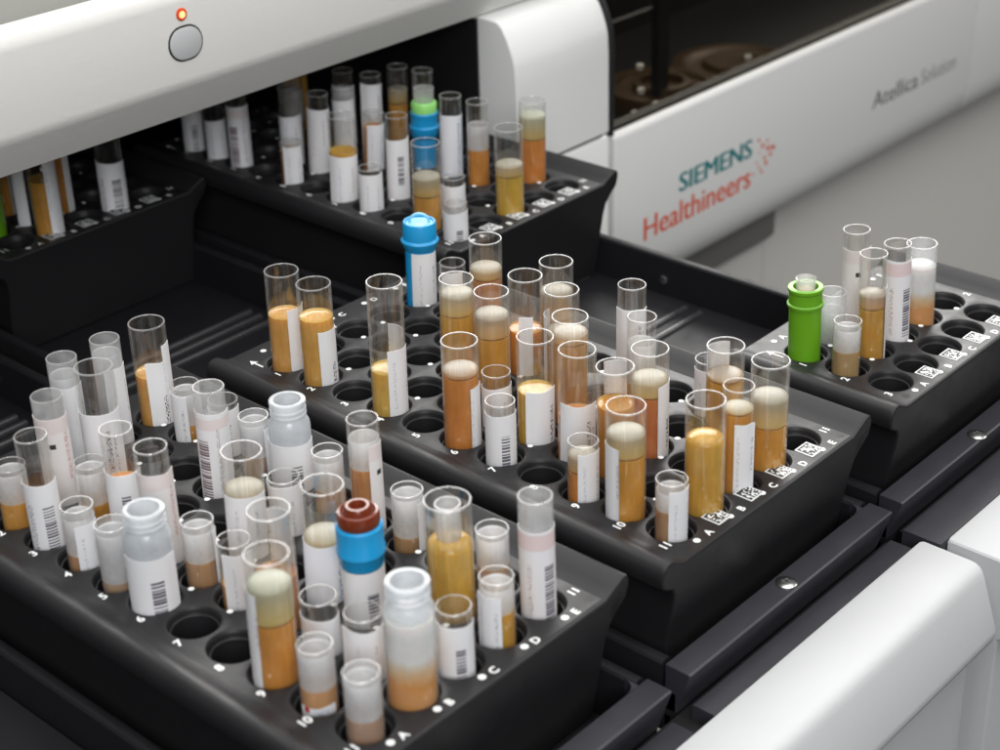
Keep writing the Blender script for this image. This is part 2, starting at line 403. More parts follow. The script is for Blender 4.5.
PROF = [(-.66,0),(-.78,.025),(-.90,.09),(-1.00,.15),(-1.10,.175),(-1.20,.155),(-1.28,.09),(-1.33,-.01),(-1.335,-.15),(-1.29,-.28),(-1.17,-.38),(-1.0,-.46),(-.88,-.62),(-.83,-.9),(-.82,-2.7),
        (4.88,-2.7),(4.9,-.9),(4.95,-.62),(5.1,-.40),(5.27,-.2),(5.35,.02),(5.35,.14),(5.31,.21),(5.24,.235),(5.16,.21),(4.95,.11),(4.73,0)]
def inset(prof, d):
    n = len(prof); out = []
    for i in range(n):
        a = Vector(prof[i-1]); b = Vector(prof[i]); c = Vector(prof[(i+1) % n])
        e1 = (b-a).normalized(); e2 = (c-b).normalized()
        nn = Vector((e1.y, -e1.x)) + Vector((e2.y, -e2.x))
        nn = nn.normalized() if nn.length > 1e-6 else Vector((0, 0))
        out.append((b.x - nn.x*d, b.y - nn.y*d))
    return out
area = sum(PROF[i-1][0]*PROF[i][1] - PROF[i][0]*PROF[i-1][1] for i in range(len(PROF)))
SGN = 1 if area > 0 else -1

def rack(key, label, codes, mag):
    ox, oy, rows = ORG[key]
    x0, x1 = ox - 0.2 if rows == 11 else ox - 0.2, ox + rows + 0.84
    t = thing('tube_rack', label, 'tube rack', (ox, oy, -2.7), 'black sample tube racks')
    b = MB()
    xm = (x0 + x1)/2
    def ring(x, d): return [(x + (.16*p[1] if p[1] < -.2 else -.025)*(1 if x > xm else -1)*(abs(x-xm) > (x1-x0)/2 - .2), oy + p[0], p[1]) for p in inset(PROF, d*SGN)]
    b.loft([ring(x0, .12), ring(x0+.03, .05), ring(x0+.10, 0.0), ring(x1-.10, 0.0), ring(x1-.05, 0.0), ring(x1-.018, .012), ring(x1, .04)])
    # open the top: drop the long quad at z=0 and build the perforated deck there
    keep_f, keep_m = [], []
    for f, m in zip(b.f, b.m):
        vs = [b.v[i] for i in f]
        if len(f) == 4 and all(abs(v[2]) < 1e-6 for v in vs) and abs(max(v[0] for v in vs) - min(v[0] for v in vs)) > 1: continue
        keep_f.append(f); keep_m.append(m)
    b.f, b.m = keep_f, keep_m
    xa, xb = x0 + .125, x1 - .125
    def quad(ax, ay, bx, by): b.add([(ax,ay,0),(bx,ay,0),(bx,by,0),(ax,by,0)], [(0,1,2,3)])
    quad(xa, oy-.66, xb, oy-.5); quad(xa, oy+4.5, xb, oy+4.73)
    quad(xa, oy-.5, ox+.5, oy+4.5); quad(ox+rows+.5, oy-.5, xb, oy+4.5)
    n = 48
    for r in range(1, rows+1):
        for c in range(5):
            cx, cy = ox + r, oy + c
            sq = []; cr = []
            for i in range(n):
                a = 2*math.pi*i/n; ca, sa = math.cos(a), math.sin(a); k = 0.5/max(abs(ca), abs(sa))
                sq.append((cx+ca*k, cy+sa*k, 0))
            rad = [(.478, 0), (.458, -.006), (.432, -.035), (.418, -.07), (.414, -.125), (.405, -.140), (.385, -.146), (.378, -.155), (.376, -.20), (.37, -2.55)]
            rings = [sq] + [[(cx+math.cos(2*math.pi*i/n)*q, cy+math.sin(2*math.pi*i/n)*q, z) for i in range(n)] for q, z in rad]
            b.loft(rings, caps=(False, True))
    b.build('rack_body', 'rack_plastic', t, (ox, oy, -2.7), ang=30)
    # white printing: numbers, letters, dots
    PM = [MB() for _ in range(8)]; z = 0.004
    def put(s, x, y, size, k, bold=0.007):
        vs, fs = tx(s, size, bold)
        w = width(vs); h = max(v[1] for v in vs); x_0 = min(v[0] for v in vs)
        PM[k].add([(x - (v[1] - h/2), y + (v[0] - x_0 - w/2), z) for v in vs], fs)
    def dot(x, y, k, r=.056):
        PM[k].add([(x+r*math.cos(2*math.pi*i/20), y+r*math.sin(2*math.pi*i/20), z) for i in range(20)], [tuple(range(20))])
    for r in range(1, rows+1):
        put(str(r), ox+r+.25, oy-.52, .24, 0)
        if key == 'R' or r == rows: put(str(r), ox+r+.22, oy+4.60, .22, 1)
        for c in range(1, 5) if r < rows else ():
            if c in (1, 3): dot(ox+r+.23, oy+c-.43, 3+c)
            else: dot(ox+r+.41, oy+c-.20, 3+c)
    for c in range(5):
        dot(ox+rows+.58, oy+c-.05, 2, .068)
        put('ABCDE'[c], ox+rows+(.58 if codes else .60), oy+c+(.29 if codes else .19), .215, 2)
        if key != 'L': dot(ox+.20, oy+c, 3, .066); put('ABCDE'[c], ox+.22, oy+c+.28, .22, 3)
    if key != 'L':   # arrow near the first row
        ax, ay = ox+.56, oy-.50
        PM[3].add([(ax+.20,ay-.02,z),(ax+.20,ay+.02,z),(ax-.08,ay+.02,z),(ax-.08,ay-.02,z)], [(0,1,2,3)])
        PM[3].add([(ax-.22,ay,z),(ax-.06,ay-.09,z),(ax-.06,ay+.09,z)], [(0,1,2)])
    for p in PM:
        if p.v: p.build('printed_marking', 'print_white', t, (ox, oy, -2.7), smooth=False, fix=False)
    # flat black discs paint the shade inside small blind holes and recesses
    def disc(x, y, r):
        h = MB(); h.lathe([(r, 0.003), (r*.8, 0.0035)], 20, c=(x, y, 0), close_top=True)
        h.build('peg_hole_shade', 'black_inside', t, (ox, oy, -2.7), smooth=False)
    for x, y, r in ((rows+.55, -.36, .085), (rows+.55, 4.62, .085), (.42, 3.62, .10)): disc(ox+x, oy+y, r)
    if rows == 11: disc(ox+10.42, oy-.35, .10)
    if codes:
        ends = [(ox+rows+.40, 1)] + ([(ox+.36, 0)] if key != 'B' else [])
        for xx, front in ends:
            for c in ((0, 1, 2, 3) if front else (2,)):
                g = MB(); sx, sy, q = xx, oy + c + (.79 if front else .57), .20
                if not front: sx = ox + .40; sy = oy + c - .42 + .0
                g.box((sx-q, sy-q, 0.001), (sx+q, sy+q, 0.008))
                nn = 10; cs = 2*q*.86/nn
                for i in range(nn):
                    for j in range(nn):
                        on = (i == 0 or j == 0) or ((i == nn-1 or j == nn-1) and (i+j) % 2 == 0) or (0 < i < nn-1 and 0 < j < nn-1 and rnd.random() < .48)
                        if on:
                            ux, uy = sx - q*.86 + i*cs, sy - q*.86 + j*cs
                            g.add([(ux,uy,.0105),(ux+cs,uy,.0105),(ux+cs,uy+cs,.0105),(ux,uy+cs,.0105)], [(0,1,2,3)], 1)
                g.build('code_sticker', ['code_white', 'code_black'], t, (ox, oy, -2.7), smooth=False, fix=False)
    return t
rack('M', 'long black tube rack in the middle, holding blue capped and many amber tubes', True, 0)
rack('L', 'long black tube rack nearest the camera at front left, crowded with labelled tubes', False, 0)
rack('R', 'short black three row tube rack at right, holding the bright green capped tube', True, 0)
rack('B', 'long black tube rack at the back, half pushed under the white hood', True, 0)
rack('K', 'black tube rack at far left, almost wholly hidden under the white hood', True, 0)

# ------------------------------------------------------------------ tubes
RW, RN = 0.355, 0.285
BOT = -2.45
def place(key, hole, top, rad):
    """axis of a tube from hole and the picture point of its rim's middle"""
    ox, oy, rows = ORG[key]
    r = int(hole[1:]); c = 'ABCDE'.index(hole[0])
    h = Vector((ox + r, oy + c, 0))
    if isinstance(top, (int, float)): return h, h + Vector((0, 0, top))
    d = ray(*top)
    # closest point on the ray to the vertical through h
    w = CAM - h
    a = d.dot(d); b = d.z; dd = d.dot(w); e = w.z
    den = a - b*b
    s = (b*e - dd) / den
    P = CAM + d*s
    off = Vector((P.x - h.x, P.y - h.y, 0)) / 2.67
    lim = max(0.02, 0.42 - rad - 0.01) if rad < .4 else 0.01
    if off.length > lim: off *= lim / off.length
    return h + off, Vector((h.x, h.y, P.z)) + off*2.67 * max(0.5, P.z/2) / max(1.0, P.z/2)

GROUP = {'W': 'wide clear sample tubes', 'N': 'narrow clear sample tubes', 'B': 'screw neck bottles without caps', 'C': 'tubes with coloured caps'}

def label_strip(parent, r, phi, span, z0, z1, mat, name='label', step=False):
    g = MB(); n = max(8, int(span/7)); v = []; uv = []
    a0 = AZ0 + math.radians(phi - span/2)
    rows_ = [z1, z0]
    tilt = rnd.uniform(-.035, .035); lift = rnd.choice((0, 0, .018, .03)); side = rnd.choice((0, 1)); rag = rnd.uniform(0, .012)
    for ri, rr in ((0, r + .010), (1, r + .003)):
        for z in rows_:
            for i in range(n+1):
                a = a0 + math.radians(span)*i/n
                f_ = i/n; zz = z + (tilt*(f_ - .5)*span/100 + rag*math.sin(9*f_ + tilt*300) if z == z1 else 0)
                e_ = max(0, (f_ if side else 1 - f_) - .86)/.14
                rl = rr + lift*e_*e_
                v.append((rl*math.cos(a), rl*math.sin(a), zz))
                uv.append(((i/n - .5)*span/100, z1 - zz))
    f = []; m = n+1
    for i in range(n):
        f.append((i, i+1, m+i+1, m+i)); f.append((2*m+i, 3*m+i, 3*m+i+1, 2*m+i+1))
        f.append((i, 2*m+i, 2*m+i+1, i+1)); f.append((m+i, m+i+1, 3*m+i+1, 3*m+i))
    f.append((0, m, 3*m, 2*m)); f.append((n, 2*m+n, 3*m+n, m+n))
    g.add(v, f, 0, uv)
    return g.build(name, mat, parent, ang=60)

def content(parent, name, r, z0, z1, mat, dome=0.0, dish=0.0):
    g = MB()
    prof = [(r*.6, z0), (r, z0 + .03)]
    k = 8
    for i in range(1, k+1): prof.append((r, z0 + .03 + (z1 - dome - z0 - .03)*i/k))
    if dome:
        for i in range(1, 7):
            a = i/6*math.pi/2
            prof.append((max(r*math.cos(a), r*.06), z1 - dome + dome*math.sin(a)))
    else:
        prof += [(r*.96, z1 - dish*.4), (r*.85, z1 - dish*.8), (r*.5, z1 - dish)]
    g.lathe(prof, 32, uv=True, close_bot=True, close_top=True)
    return g.build(name, mat, parent, ang=50)

def tube(key, hole, kind, top, desc, liq=None, lmat='amber', gel=None, gmat='gel_cream', labs=(), wall='clear_wall', dome=None, rad=None, name='sample_tube', blendmat=None, inner=None):
    R_ = rad or {'W': RW, 'N': RN, 'B': .42}[kind]
    p0, pt = place(key, hole, top, R_)
    axis = (pt - p0).normalized(); rot = Vector((0, 0, 1)).rotation_difference(axis)
    H = (pt - p0).length
    label = '%s, row %s column %s, %s' % (desc, hole[1:], hole[0], RACKNAME[key])
    t = thing(name, label, 'bottle' if kind == 'B' else 'test tube', p0, GROUP[kind], rot)
    zz = lambda py: z_at(p0.x, p0.y, py) if py > 8 else py
    g = MB(); th = .028 if kind != 'N' else .024
    ri = R_ - th
    if kind != 'B':
        hem = [(max(.02, R_*math.sin(a)), BOT + R_ - R_*math.cos(a)) for a in [i/5*math.pi/2 for i in range(6)]]
        prof = hem + [(R_, -.3), (R_, H*.5), (R_, H - .10), (R_, H - .03), (R_ + .004, H - .012), (R_ - .004, H), (ri + .006, H), (ri, H - .012), (ri, H - .06), (ri, H*.5), (ri, -.3), (ri, BOT + .4)]
        nb = len(hem); mis = [0]*(nb + 3) + [1]*4 + [0]*10
        mis = mis[:len(prof)-1]
    else:
        nr = R_*.79; zs = H - .52
        prof = [(.05, BOT), (R_*.9, BOT + .05), (R_, BOT + .2), (R_, -.2), (R_, zs - .02), (R_*.97, zs + .06), (nr + .02, zs + .16), (nr, zs + .2)]
        zc = zs + .2
        for k in range(2):
            prof += [(nr, zc + .02), (nr + .032, zc + .04), (nr + .032, zc + .06), (nr, zc + .085)]; zc += .10
        prof += [(nr, H - .10), (nr + .03, H - .07), (nr + .03, H - .01), (nr + .01, H), (nr - .05, H), (nr - .06, H - .03), (nr - .06, zs + .15), (R_ - .06, zs), (R_ - .06, -.2), (R_ - .06, BOT + .3)]
        mis = [0]*(len(prof)-1)
        if blendmat:
            mis = [1 if (prof[q][1] + prof[q+1][1])/2 > zs else 0 for q in range(len(prof)-1)]
        for q in range(len(prof) - 11, len(prof) - 5): mis[q] = 1
    g.lathe(prof, 40, mis=mis)
    g.build('tube_wall', [wall, 'clear_rim' if kind != 'B' else 'frosted_wall'], t)
    rc = R_ - .012
    if blendmat:
        content(t, 'serum', rc if kind != 'B' else R_ - .025, -.45, zz(gel), blendmat, dome=.06)
    else:
        zl = zz(liq) if liq else None
        if liq: content(t, 'serum', rc, BOT + .3, zl, lmat, dish=.03, dome=(dome or 0.0) if not gel else 0.0)
        if gel:
            zg = zz(gel)
            if gmat == 'gel_white':
                q = MB(); z_a = (zl + .003) if liq else BOT + .3
                q.lathe([(rc, z_a), (rc, (z_a*2+zg)/3), (rc, (z_a+2*zg)/3), (rc, zg - .02), (rc - .012, zg), (rc - .03, zg - .02), (rc - .03, z_a)], 32)
                q.build('frosted_sleeve', 'frosted_sleeve', t)
            if gmat != 'gel_white': content(t, 'gel_plug', rc, (zl + .004) if liq else BOT + .3, zg, gmat, dome=min(.075, max(.03, (zg - (zl if liq else BOT))*.5)))
    if inner:   # a small tube standing inside
        z_in = zz(inner)
        q = MB(); q.lathe([(R_*.55, z_in - .9), (R_*.55, z_in), (R_*.50, z_in), (R_*.50, z_in - .9)], 28)
        q.build('inner_tube', 'clear_rim', t)
    for lb in labs:
        phi, span, a = lb[0], lb[1], lb[2]
        b_ = lb[3] if len(lb) > 3 and lb[3] is not None else -1.2
        mt = lb[4] if len(lb) > 4 else 'lab_plain'
        za = min(zz(a), H - .06); zb = zz(b_) if b_ > 8 else b_
        label_strip(t, R_, phi, span, zb, za, mt)
    return t, p0, H

def L_(phi, span, top, mat='lab_plain', bot=None): return (phi, span, top, bot, mat)

# --- middle rack
T = tube
T('M','A1','W',(281,270),'tall tube of gold serum, strip label at its right', 312,'gold',labs=[L_(62,95,304,'lab_text')])
T('M','A2','W',(313,283),'tall tube of pale gold serum with printed label', 315,'gold',labs=[L_(58,100,326,'lab_text2')])
T('M','A4','W',(384,281),'tall tube, a little gold serum beside white label', 367,'gold',labs=[L_(48,92,344),L_(150,60,332)])
T('M','A6','W',(459,340),'tall tube of opaque orange serum, white strip right', 373,'amber',gel=365,labs=[L_(62,62,382)])
T('M','A7','N',(500,400),'short clear tube, white label with black bars', None,labs=[L_(0,190,410,'lab_bar_s')])
T('M','B6','N',(496,371),'short tube fully wrapped in a white label', None,labs=[L_(0,200,383)])
T('M','A9','N',(583,440),'short tube, blue white label over amber serum', 468,'amber',gel=450,labs=[L_(28,100,447)])
T('M','A10','W',(626,405),'tall tube of orange serum under cream gel', 452,'amber',gel=428,labs=[L_(-58,70,440)],wall='clear_wall')
T('M','A11','N',(671,478),'short tube, grey white label over dull serum', 506,'dull',gel=488,gmat='gel_white',labs=[L_(35,100,484)])
T('M','B11','W',(706,399),'tall tube filled with ochre serum to a dome', 432,'ochre',dome=.14)
T('M','C11','N',(739,385),'tall narrow tube, white strip label over orange serum', 410,'orange',gel=404,labs=[L_(20,80,418)])
T('M','D11','W',(771,360),'tall tube of dark orange serum under white gel', 422,'amber',gel=392)
T('M','D10','W',(726,345),'tall tube of orange serum behind the front row', 377,'amber',gel=371,labs=[L_(200,80,350)])
T('M','E9','N',(707,358),'short tube with white label behind a taller tube', None,labs=[L_(-20,160,366)])
T('M','E7','N',(632,284),'tall narrow clear tube with grey text label', None,labs=[L_(0,165,305,'lab_text')])
T('M','D8','N',(642,316),'tall narrow tube filled with white gel', 380,'orange',gel=341,gmat='gel_white')
T('M','C9','W',(650,348),'tall tube of rust serum, white label at its right', 392,'rust',gel=374,labs=[L_(58,80,379,'lab_text2')])
T('M','B9','W',(615,366),'tall clear tube with inner white strip and amber serum', 402,'amber',labs=[L_(175,70,368)])
T('M','B8','W',(577,349),'tall tube with wide rounded white label', 412,'orange',labs=[L_(8,135,398,'lab_text')])
T('M','C7','W',(570,316),'tall tube of peach serum under cream gel', 340,'peach',gel=328)
T('M','B7','W',(535,336),'tall tube with yellowish serum and broad label', 388,'ochre',labs=[L_(25,112,384,'lab_text')])
T('M','D5','W',(525,275),'tall clear tube with thin white strip, amber serum', 327,'amber',labs=[L_(0,46,310)])
T('M','E5','W',(556,261),'tall tube of amber serum under thick white gel', 316,'ochre',gel=287)
T('M','E3','W',(485,238),'tall tube of peach serum under cream gel', 276,'peach',gel=264)
T('M','C5','W',(491,291),'tall tube of amber serum under large cream gel', 334,'amber',gel=310)
T('M','C4','W',(456,278),'tall tube of ochre serum under cream gel', 312,'ochre',gel=289)
T('M','E2','N',(453,262),'short clear tube with slim white strip', None,labs=[L_(0,95,268)])
T('M','D6','W',2.05,'tall tube of amber serum hidden among taller ones', 0.9,'amber',gel=1.2,labs=[L_(-100,80,1.5)])

# --- right rack
T('R','B1','N',(831,291),'short empty cloudy tube beside the green cap', None,gel=0.62,gmat='gel_white',wall='cloudy_wall')
T('R','A2','N',(845,320),'short frosted tube with amber at the bottom', 348,'dull',gel=327,gmat='gel_white')
T('R','B2','N',(874,253),'tall narrow tube of amber serum, white strip right', 306,'ochre',gel=290,labs=[L_(72,55,285)])
T('R','C1','N',(857,229),'tallest narrow clear tube with pink black marked label', None,labs=[L_(0,170,246,'lab_pinkspot')])
T('R','C2','N',(898,243),'tall narrow tube with pink topped bar label', None,labs=[L_(-5,200,257,'lab_pink')])
T('R','D2','W',(921,243),'frosted tube fading from white to orange', gel=262,blendmat='frost_to_amber',wall='cloudy_wall',rad=.325)

# --- front left rack
T('L','A2','N',(10,464),'short frosted tube with amber foot at picture edge', 498,'ochre',gel=470,gmat='gel_white')
T('L','A3','N',(30,435),'tall narrow tube, white label with black bars', 494,'orange',labs=[L_(0,200,478,'lab_bar_r')])
T('L','B2','N',(46,395),'tall narrow tube, pink tinged label and black mark', None,labs=[L_(10,190,413,'lab_pinkspot')],wall='cloudy_wall')
T('L','C1','N',(61,357),'tall cloudy tube with text strip at right', None,labs=[L_(50,110,382,'lab_text')],wall='cloudy_wall',gel=374,gmat='gel_white')
T('L','D1','N',(104,338),'tall cloudy tube, furthest white strip label', None,labs=[L_(50,110,364)],wall='cloudy_wall',gel=352,gmat='gel_white')
T('L','C2','W',(93,366),'tall wide clear tube with broad white label', None,labs=[L_(0,180,407,'lab_text')])
T('L','E1','W',(146,322),'tall wide tube, gold serum and stepped text label', 371,'gold',labs=[L_(42,100,356,'lab_text2'),L_(72,45,341)])
T('L','B4','N',(115,428),'tall narrow tube, bar label below orange meniscus', 479,'amber',labs=[L_(0,200,468,'lab_bar_s')])
T('L','B5','N',(150,446),'tall narrow tube with pinkish label', None,labs=[L_(15,180,468,'lab_pinkspot')])
T('L','B3','N',(90,461),'short tube of amber under white gel', 499,'ochre',gel=468,gmat='gel_white',labs=[L_(-70,60,470)])
T('L','A4','N',(77,504),'short tube, white label over dull serum', 549,'dull',gel=514,gmat='gel_white',labs=[L_(45,95,518)])
T('L','A5','N',(110,523),'short cloudy tube with little dull serum', 576,'dull',gel=530,gmat='gel_white',wall='cloudy_wall')
T('L','B6','N',(197,519),'short tube of dull amber under white gel', 556,'dull',gel=527,gmat='gel_white',labs=[L_(80,40,528)])
T('L','B7','N',(232,539),'short tube with plain white label', 580,'ochre',labs=[L_(25,120,547)])
T('L','E2','N',(184,383),'short tube of white gel over amber', 420,'ochre',gel=390,gmat='gel_white',labs=[L_(-40,100,390)])
T('L','D4','N',(208,386),'tall narrow tube, long bar label at left', None,labs=[L_(0,200,408,'lab_bar_l')],wall='cloudy_wall')
T('L','E3','N',(226,398),'short tube wrapped in plain white label', None,labs=[L_(0,190,405)])
T('L','E4','N',(253,415),'short frosted tube with white strip at right', 452,'dull',gel=421,gmat='gel_white',labs=[L_(68,50,425)],wall='cloudy_wall')
T('L','C6','W',(241,450),'tall wide clear tube, cream gel and label inside', 505,'dull',gel=484,labs=[L_(8,140,488)])
T('L','D6','N',(281,476),'short tube wrapped in bright white label', None,labs=[L_(0,200,480)])
T('L','B8','W',(268,509),'tall wide clear tube of pale orange', 572,'peach',labs=[L_(160,70,520)])
T('L','A9','W',(266,553),'tall wide tube of bright orange under greenish gel', 616,'amber',gel=578,gmat='gel_green',labs=[L_(-64,66,585)])
T('L','C8','W',(322,484),'tall wide tube, blue printed label below cream gel', 545,'gold',gel=530,labs=[L_(0,200,536,'lab_blue')])
T('L','E6','N',(327,450),'short tube of white gel with amber streak', 486,'peach',gel=457,gmat='gel_white')
T('L','E7','N',(362,418),'tall narrow tube, orange serum, red text label', 464,'peach',gel=436,gmat='gel_white',labs=[L_(58,80,440,'lab_pinkspot')])
T('L','E8','N',(407,489),'short frosted tube, dull serum, white strip', 531,'dull',gel=494,gmat='gel_white',labs=[L_(62,50,498)])
T('L','D10','W',(447,499),'widest tube of ochre serum, small tube inside', 534,'ochre',dome=.2,rad=.385,inner=503)
T('L','E10','N',(491,528),'short frosted tube with dull serum', 562,'dull',gel=534,gmat='gel_white')
T('L','D11','N',(495,575),'short tube, pale label at left of orange serum', 607,'amber',gel=583,gmat='gel_white',labs=[L_(-35,95,588)])
T('L','C11','N',(453,605),'short clear tube with greyish bar label', None,labs=[L_(0,200,618,'lab_bar_s')])
T('L','E11','N',(535,495),'tall narrow tube, pink topped long bar label', None,labs=[L_(0,205,524,'lab_pink')],wall='cloudy_wall')
T('L','B9','N',(317,595),'short wide mouthed tube with white label', None,labs=[L_(0,200,611)],rad=.30)
T('L','B10','N',(362,611),'short tube with tall plain white label', None,labs=[L_(10,170,622)],rad=.30)
T('L','A10','N',(314,643),'short frosted tube, orange serum, red dotted label', 682,'orange',gel=649,gmat='gel_white',labs=[L_(0,120,697,'lab_red')],wall='cloudy_wall')
T('L','A11','N',(361,671),'short frosted tube of brownish amber', 712,'dull',gel=678,gmat='gel_white',wall='cloudy_wall')
T('L','A6','B',(143,508),'frosted screw neck bottle with bar label', None,labs=[L_(5,150,548,'lab_bar_s')],wall='frosted_wall',name='screw_bottle',gel=545,gmat='gel_white',rad=.40)
T('L','E5','B',(287,399),'pale blue frosted screw neck bottle', None,labs=[L_(0,200,437,'lab_bar_s')],wall='frosted_wall',name='screw_bottle',rad=.385)
T('L','B11','B',(407,580),'frosted screw neck bottle fading to amber', gel=612,blendmat='frost_to_amber',wall='cloudy_wall',name='screw_bottle',rad=.395)

# --- back rack
T('B','E10','W',(532,100),'tall wide tube of brown serum, grey gel', 137,'amber',gel=112,gmat='gel_green')
T('B','C11','W',(508,127),'tall wide tube of amber under pale gel', 174,'ochre',gel=161)
T('B','D9','N',(477,101),'tall narrow tube of orange under white gel', 148,'amber',gel=124,gmat='gel_white')
T('B','D8','N',(450,95),'tall narrow tube with long bluish label', None,labs=[L_(0,200,113,'lab_blue')])
T('B','E6','N',(422,70),'tall empty clear tube against the dark opening', None)
T('B','B8','N',(396,115),'tall narrow tube with black bar label', None,labs=[L_(0,200,137,'lab_bar_s')])
T('B','A10','W',(425,142),'tall wide tube of amber behind blue cap', 194,'ochre',gel=173)
T('B','B10','N',(453,176),'short clear tube with white label', None,labs=[L_(0,180,183)])
T('B','A11','N',(455,202),'short tube at corner with bar label', None,labs=[L_(0,200,210,'lab_bar_s')])
T('B','A8','N',(370,167),'short tube with bright white label', 185,'ochre',labs=[L_(15,175,172)])
T('B','A7','W',(341,115),'tall wide tube, white label below amber', 150,'amber',labs=[L_(14,150,153)])
T('B','C6','N',(375,112),'narrow tube of dark amber beside white label', 126,'amber',labs=[L_(22,110,122)])
T('B','B5','N',(317,93),'tall narrow tube with grey label in shade', None,labs=[L_(0,190,107)])
T('B','A5','N',(292,141),'short tube with lit white label, brown edge', 150,'rust',labs=[L_(20,110,144)])
T('B','B4','N',2.05,'tall shaded tube with grey label', None,labs=[L_(0,190,114)])
T('B','A3','N',2.0,'tall shaded tube with bar label', None,labs=[L_(10,200,104,'lab_bar_l')])
T('B','A2','N',1.9,'shaded tube with plain grey label', None,labs=[L_(10,200,118)])
T('B','A1','N',1.9,'shaded tube at rack end with bar label', None,labs=[L_(0,200,108,'lab_bar_s')])
T('B','C5','N',(342,88),'tall shaded tube, pale label', None,labs=[L_(0,190,98)])
T('B','D5','N',(370,74),'tall shaded tube with dark printed label', None,labs=[L_(20,150,82,'lab_text')])
T('B','E5','N',(397,66),'tall shaded tube of orange serum', 102,'amber',gel=86)
T('B','D2','W',2.05,'shaded wide tube of amber under hood', 1.5,'amber')
T('B','C3','N',2.0,'shaded narrow tube with white gel', 0.6,'dull',gel=1.5,gmat='gel_white')
T('B','D4','N',2.0,'shaded narrow tube, blank pale label', None,labs=[L_(0,180,1.6)])

# --- far left rack
T('K','B11','W',2.05,'wide tube of brown serum, white strip right', 1.35,'orange',labs=[L_(55,66,1.9)])
T('K','B9','W',2.05,'wide tube of orange serum, pale strip right', 1.9,'amber',labs=[L_(70,40,1.95)])
T('K','C10','W',2.05,'wide tube of orange serum behind another', 1.75,'amber',labs=[L_(70,36,1.85)])
T('K','D11','W',2.05,'tube with broad white bar label', None,labs=[L_(0,200,1.25,'lab_bar_r')],rad=.34)
T('K','B10','N',2.0,'narrow clear tube between amber ones', None,labs=[L_(0,60,1.6)])

# --- capped tubes
def capped(key, hole, top, label, rad, build):
    p0, pt = place(key, hole, top, rad)
    axis = (pt - p0).normalized(); rot = Vector((0, 0, 1)).rotation_difference(axis)
    t = thing('capped_tube', label, 'capped tube', p0, GROUP['C'], rot)
    build(t, p0, lambda py: z_at(p0.x, p0.y, py), (pt - p0).length)
def body(t, r, z1, mat, z0=BOT):
    g = MB(); g.lathe([(.05, z0), (r*.8, z0+.06), (r, z0+.25), (r, z1*.5), (r, z1)], 36, close_bot=True, close_top=True)
    g.build('tube_wall', mat, t)
def blue1(t, p0, z, H):
    r = .335; zr, zb, zt = z(240), z(246), z(221)
    body(t, r, zb, 'blue_cap')
    label_strip(t, r, 26, 118, -1.2, z(249), 'lab_plain')
    g = MB(); g.lathe([(r+.004, zb-.04), (r+.03, zb), (.415, zr-.02), (.425, zr+.02), (.40, zr+.05), (.375, zr+.07), (.37, zt-.03), (.355, zt), (.31, zt), (.30, zt-.05)], 40, close_top=True)
    g.build('cap', 'blue_cap', t)
    d = MB(); d.lathe([(.298, zt-.06), (.29, zt-.03), (.1, zt-.02)], 30, close_top=True)
    # a small arched loop on the cap's top
    pts = [(-RIGHT.x*.22*math.cos(a), -RIGHT.y*.22*math.cos(a), zt - .03 + .20*math.sin(a)) for a in [i/10*math.pi for i in range(11)]]
    d.tube(pts, .035)
    d.build('cap_top', 'blue_cap_top', t)
capped('M','E1',(419,215),'blue capped tube with white label at the back left corner of the middle rack', .33, blue1)
def green1(t, p0, z, H):
    r = .335; zr, zt = z(303), z(286)
    g = MB(); g.lathe([(.05, BOT), (r*.8, BOT+.06), (r, BOT+.25), (r, 0), (r, zr-.05), (.375, zr-.035), (.38, zr+.02), (.345, zr+.045), (.34, zt-.10), (.365, zt-.07), (.365, zt-.01), (.345, zt), (.265, zt), (.25, zt-.03), (.25, zt-.42)], 40, close_bot=True, close_top=True)
    g.build('cap', 'green_cap', t)
    c = MB(); c.lathe([(.195, zt-.40), (.20, zt-.1), (.205, H+.02), (.215, H+.05), (.195, H+.06), (.185, H+.03), (.18, zt-.1), (.175, zt-.40)], 30)
    c.build('inner_tube', 'clear_rim', t)
    d = MB(); d.lathe([(.17, zt-.25), (.175, zt-.06), (.1, zt-.05)], 24, close_bot=True, close_top=True); d.build('serum', 'gel_green', t)
capped('R','A1',(805,280),'bright green capped tube with a clear inner cup standing in the small right rack', .34, green1)
def blue2(t, p0, z, H):
    r = .345; zb, zr, zc, zs = z(560), z(548), z(524), z(512)
    body(t, r, zb+.02, 'gel_white')
    label_strip(t, r, 10, 190, -1.2, zb-.05, 'lab_bar_s')
    g = MB(); g.lathe([(r+.003, zb-.04), (r+.02, zb), (.375, zr-.05), (.40, zr-.02), (.40, zr+.03), (.38, zr+.06), (.385, zc), (.36, zc+.03)], 40, close_top=True)
    g.build('cap', 'blue_cap', t)
    s = MB(); s.lathe([(.33, zc+.02), (.35, zc+.06), (.35, zs-.02), (.325, zs+.04), (.29, zs+.05), (.275, zs+.0), (.25, zs-.02), (.225, zs+.04), (.21, H-.06), (.19, H-.03), (.15, H-.03), (.125, H-.09), (.12, zs+.02)], 36, close_top=True)
    s.build('stopper', 'red_stopper', t)
capped('L','C9',(357,503),'tube with blue collar and dark red rubber stopper in the front left rack', .345, blue2)
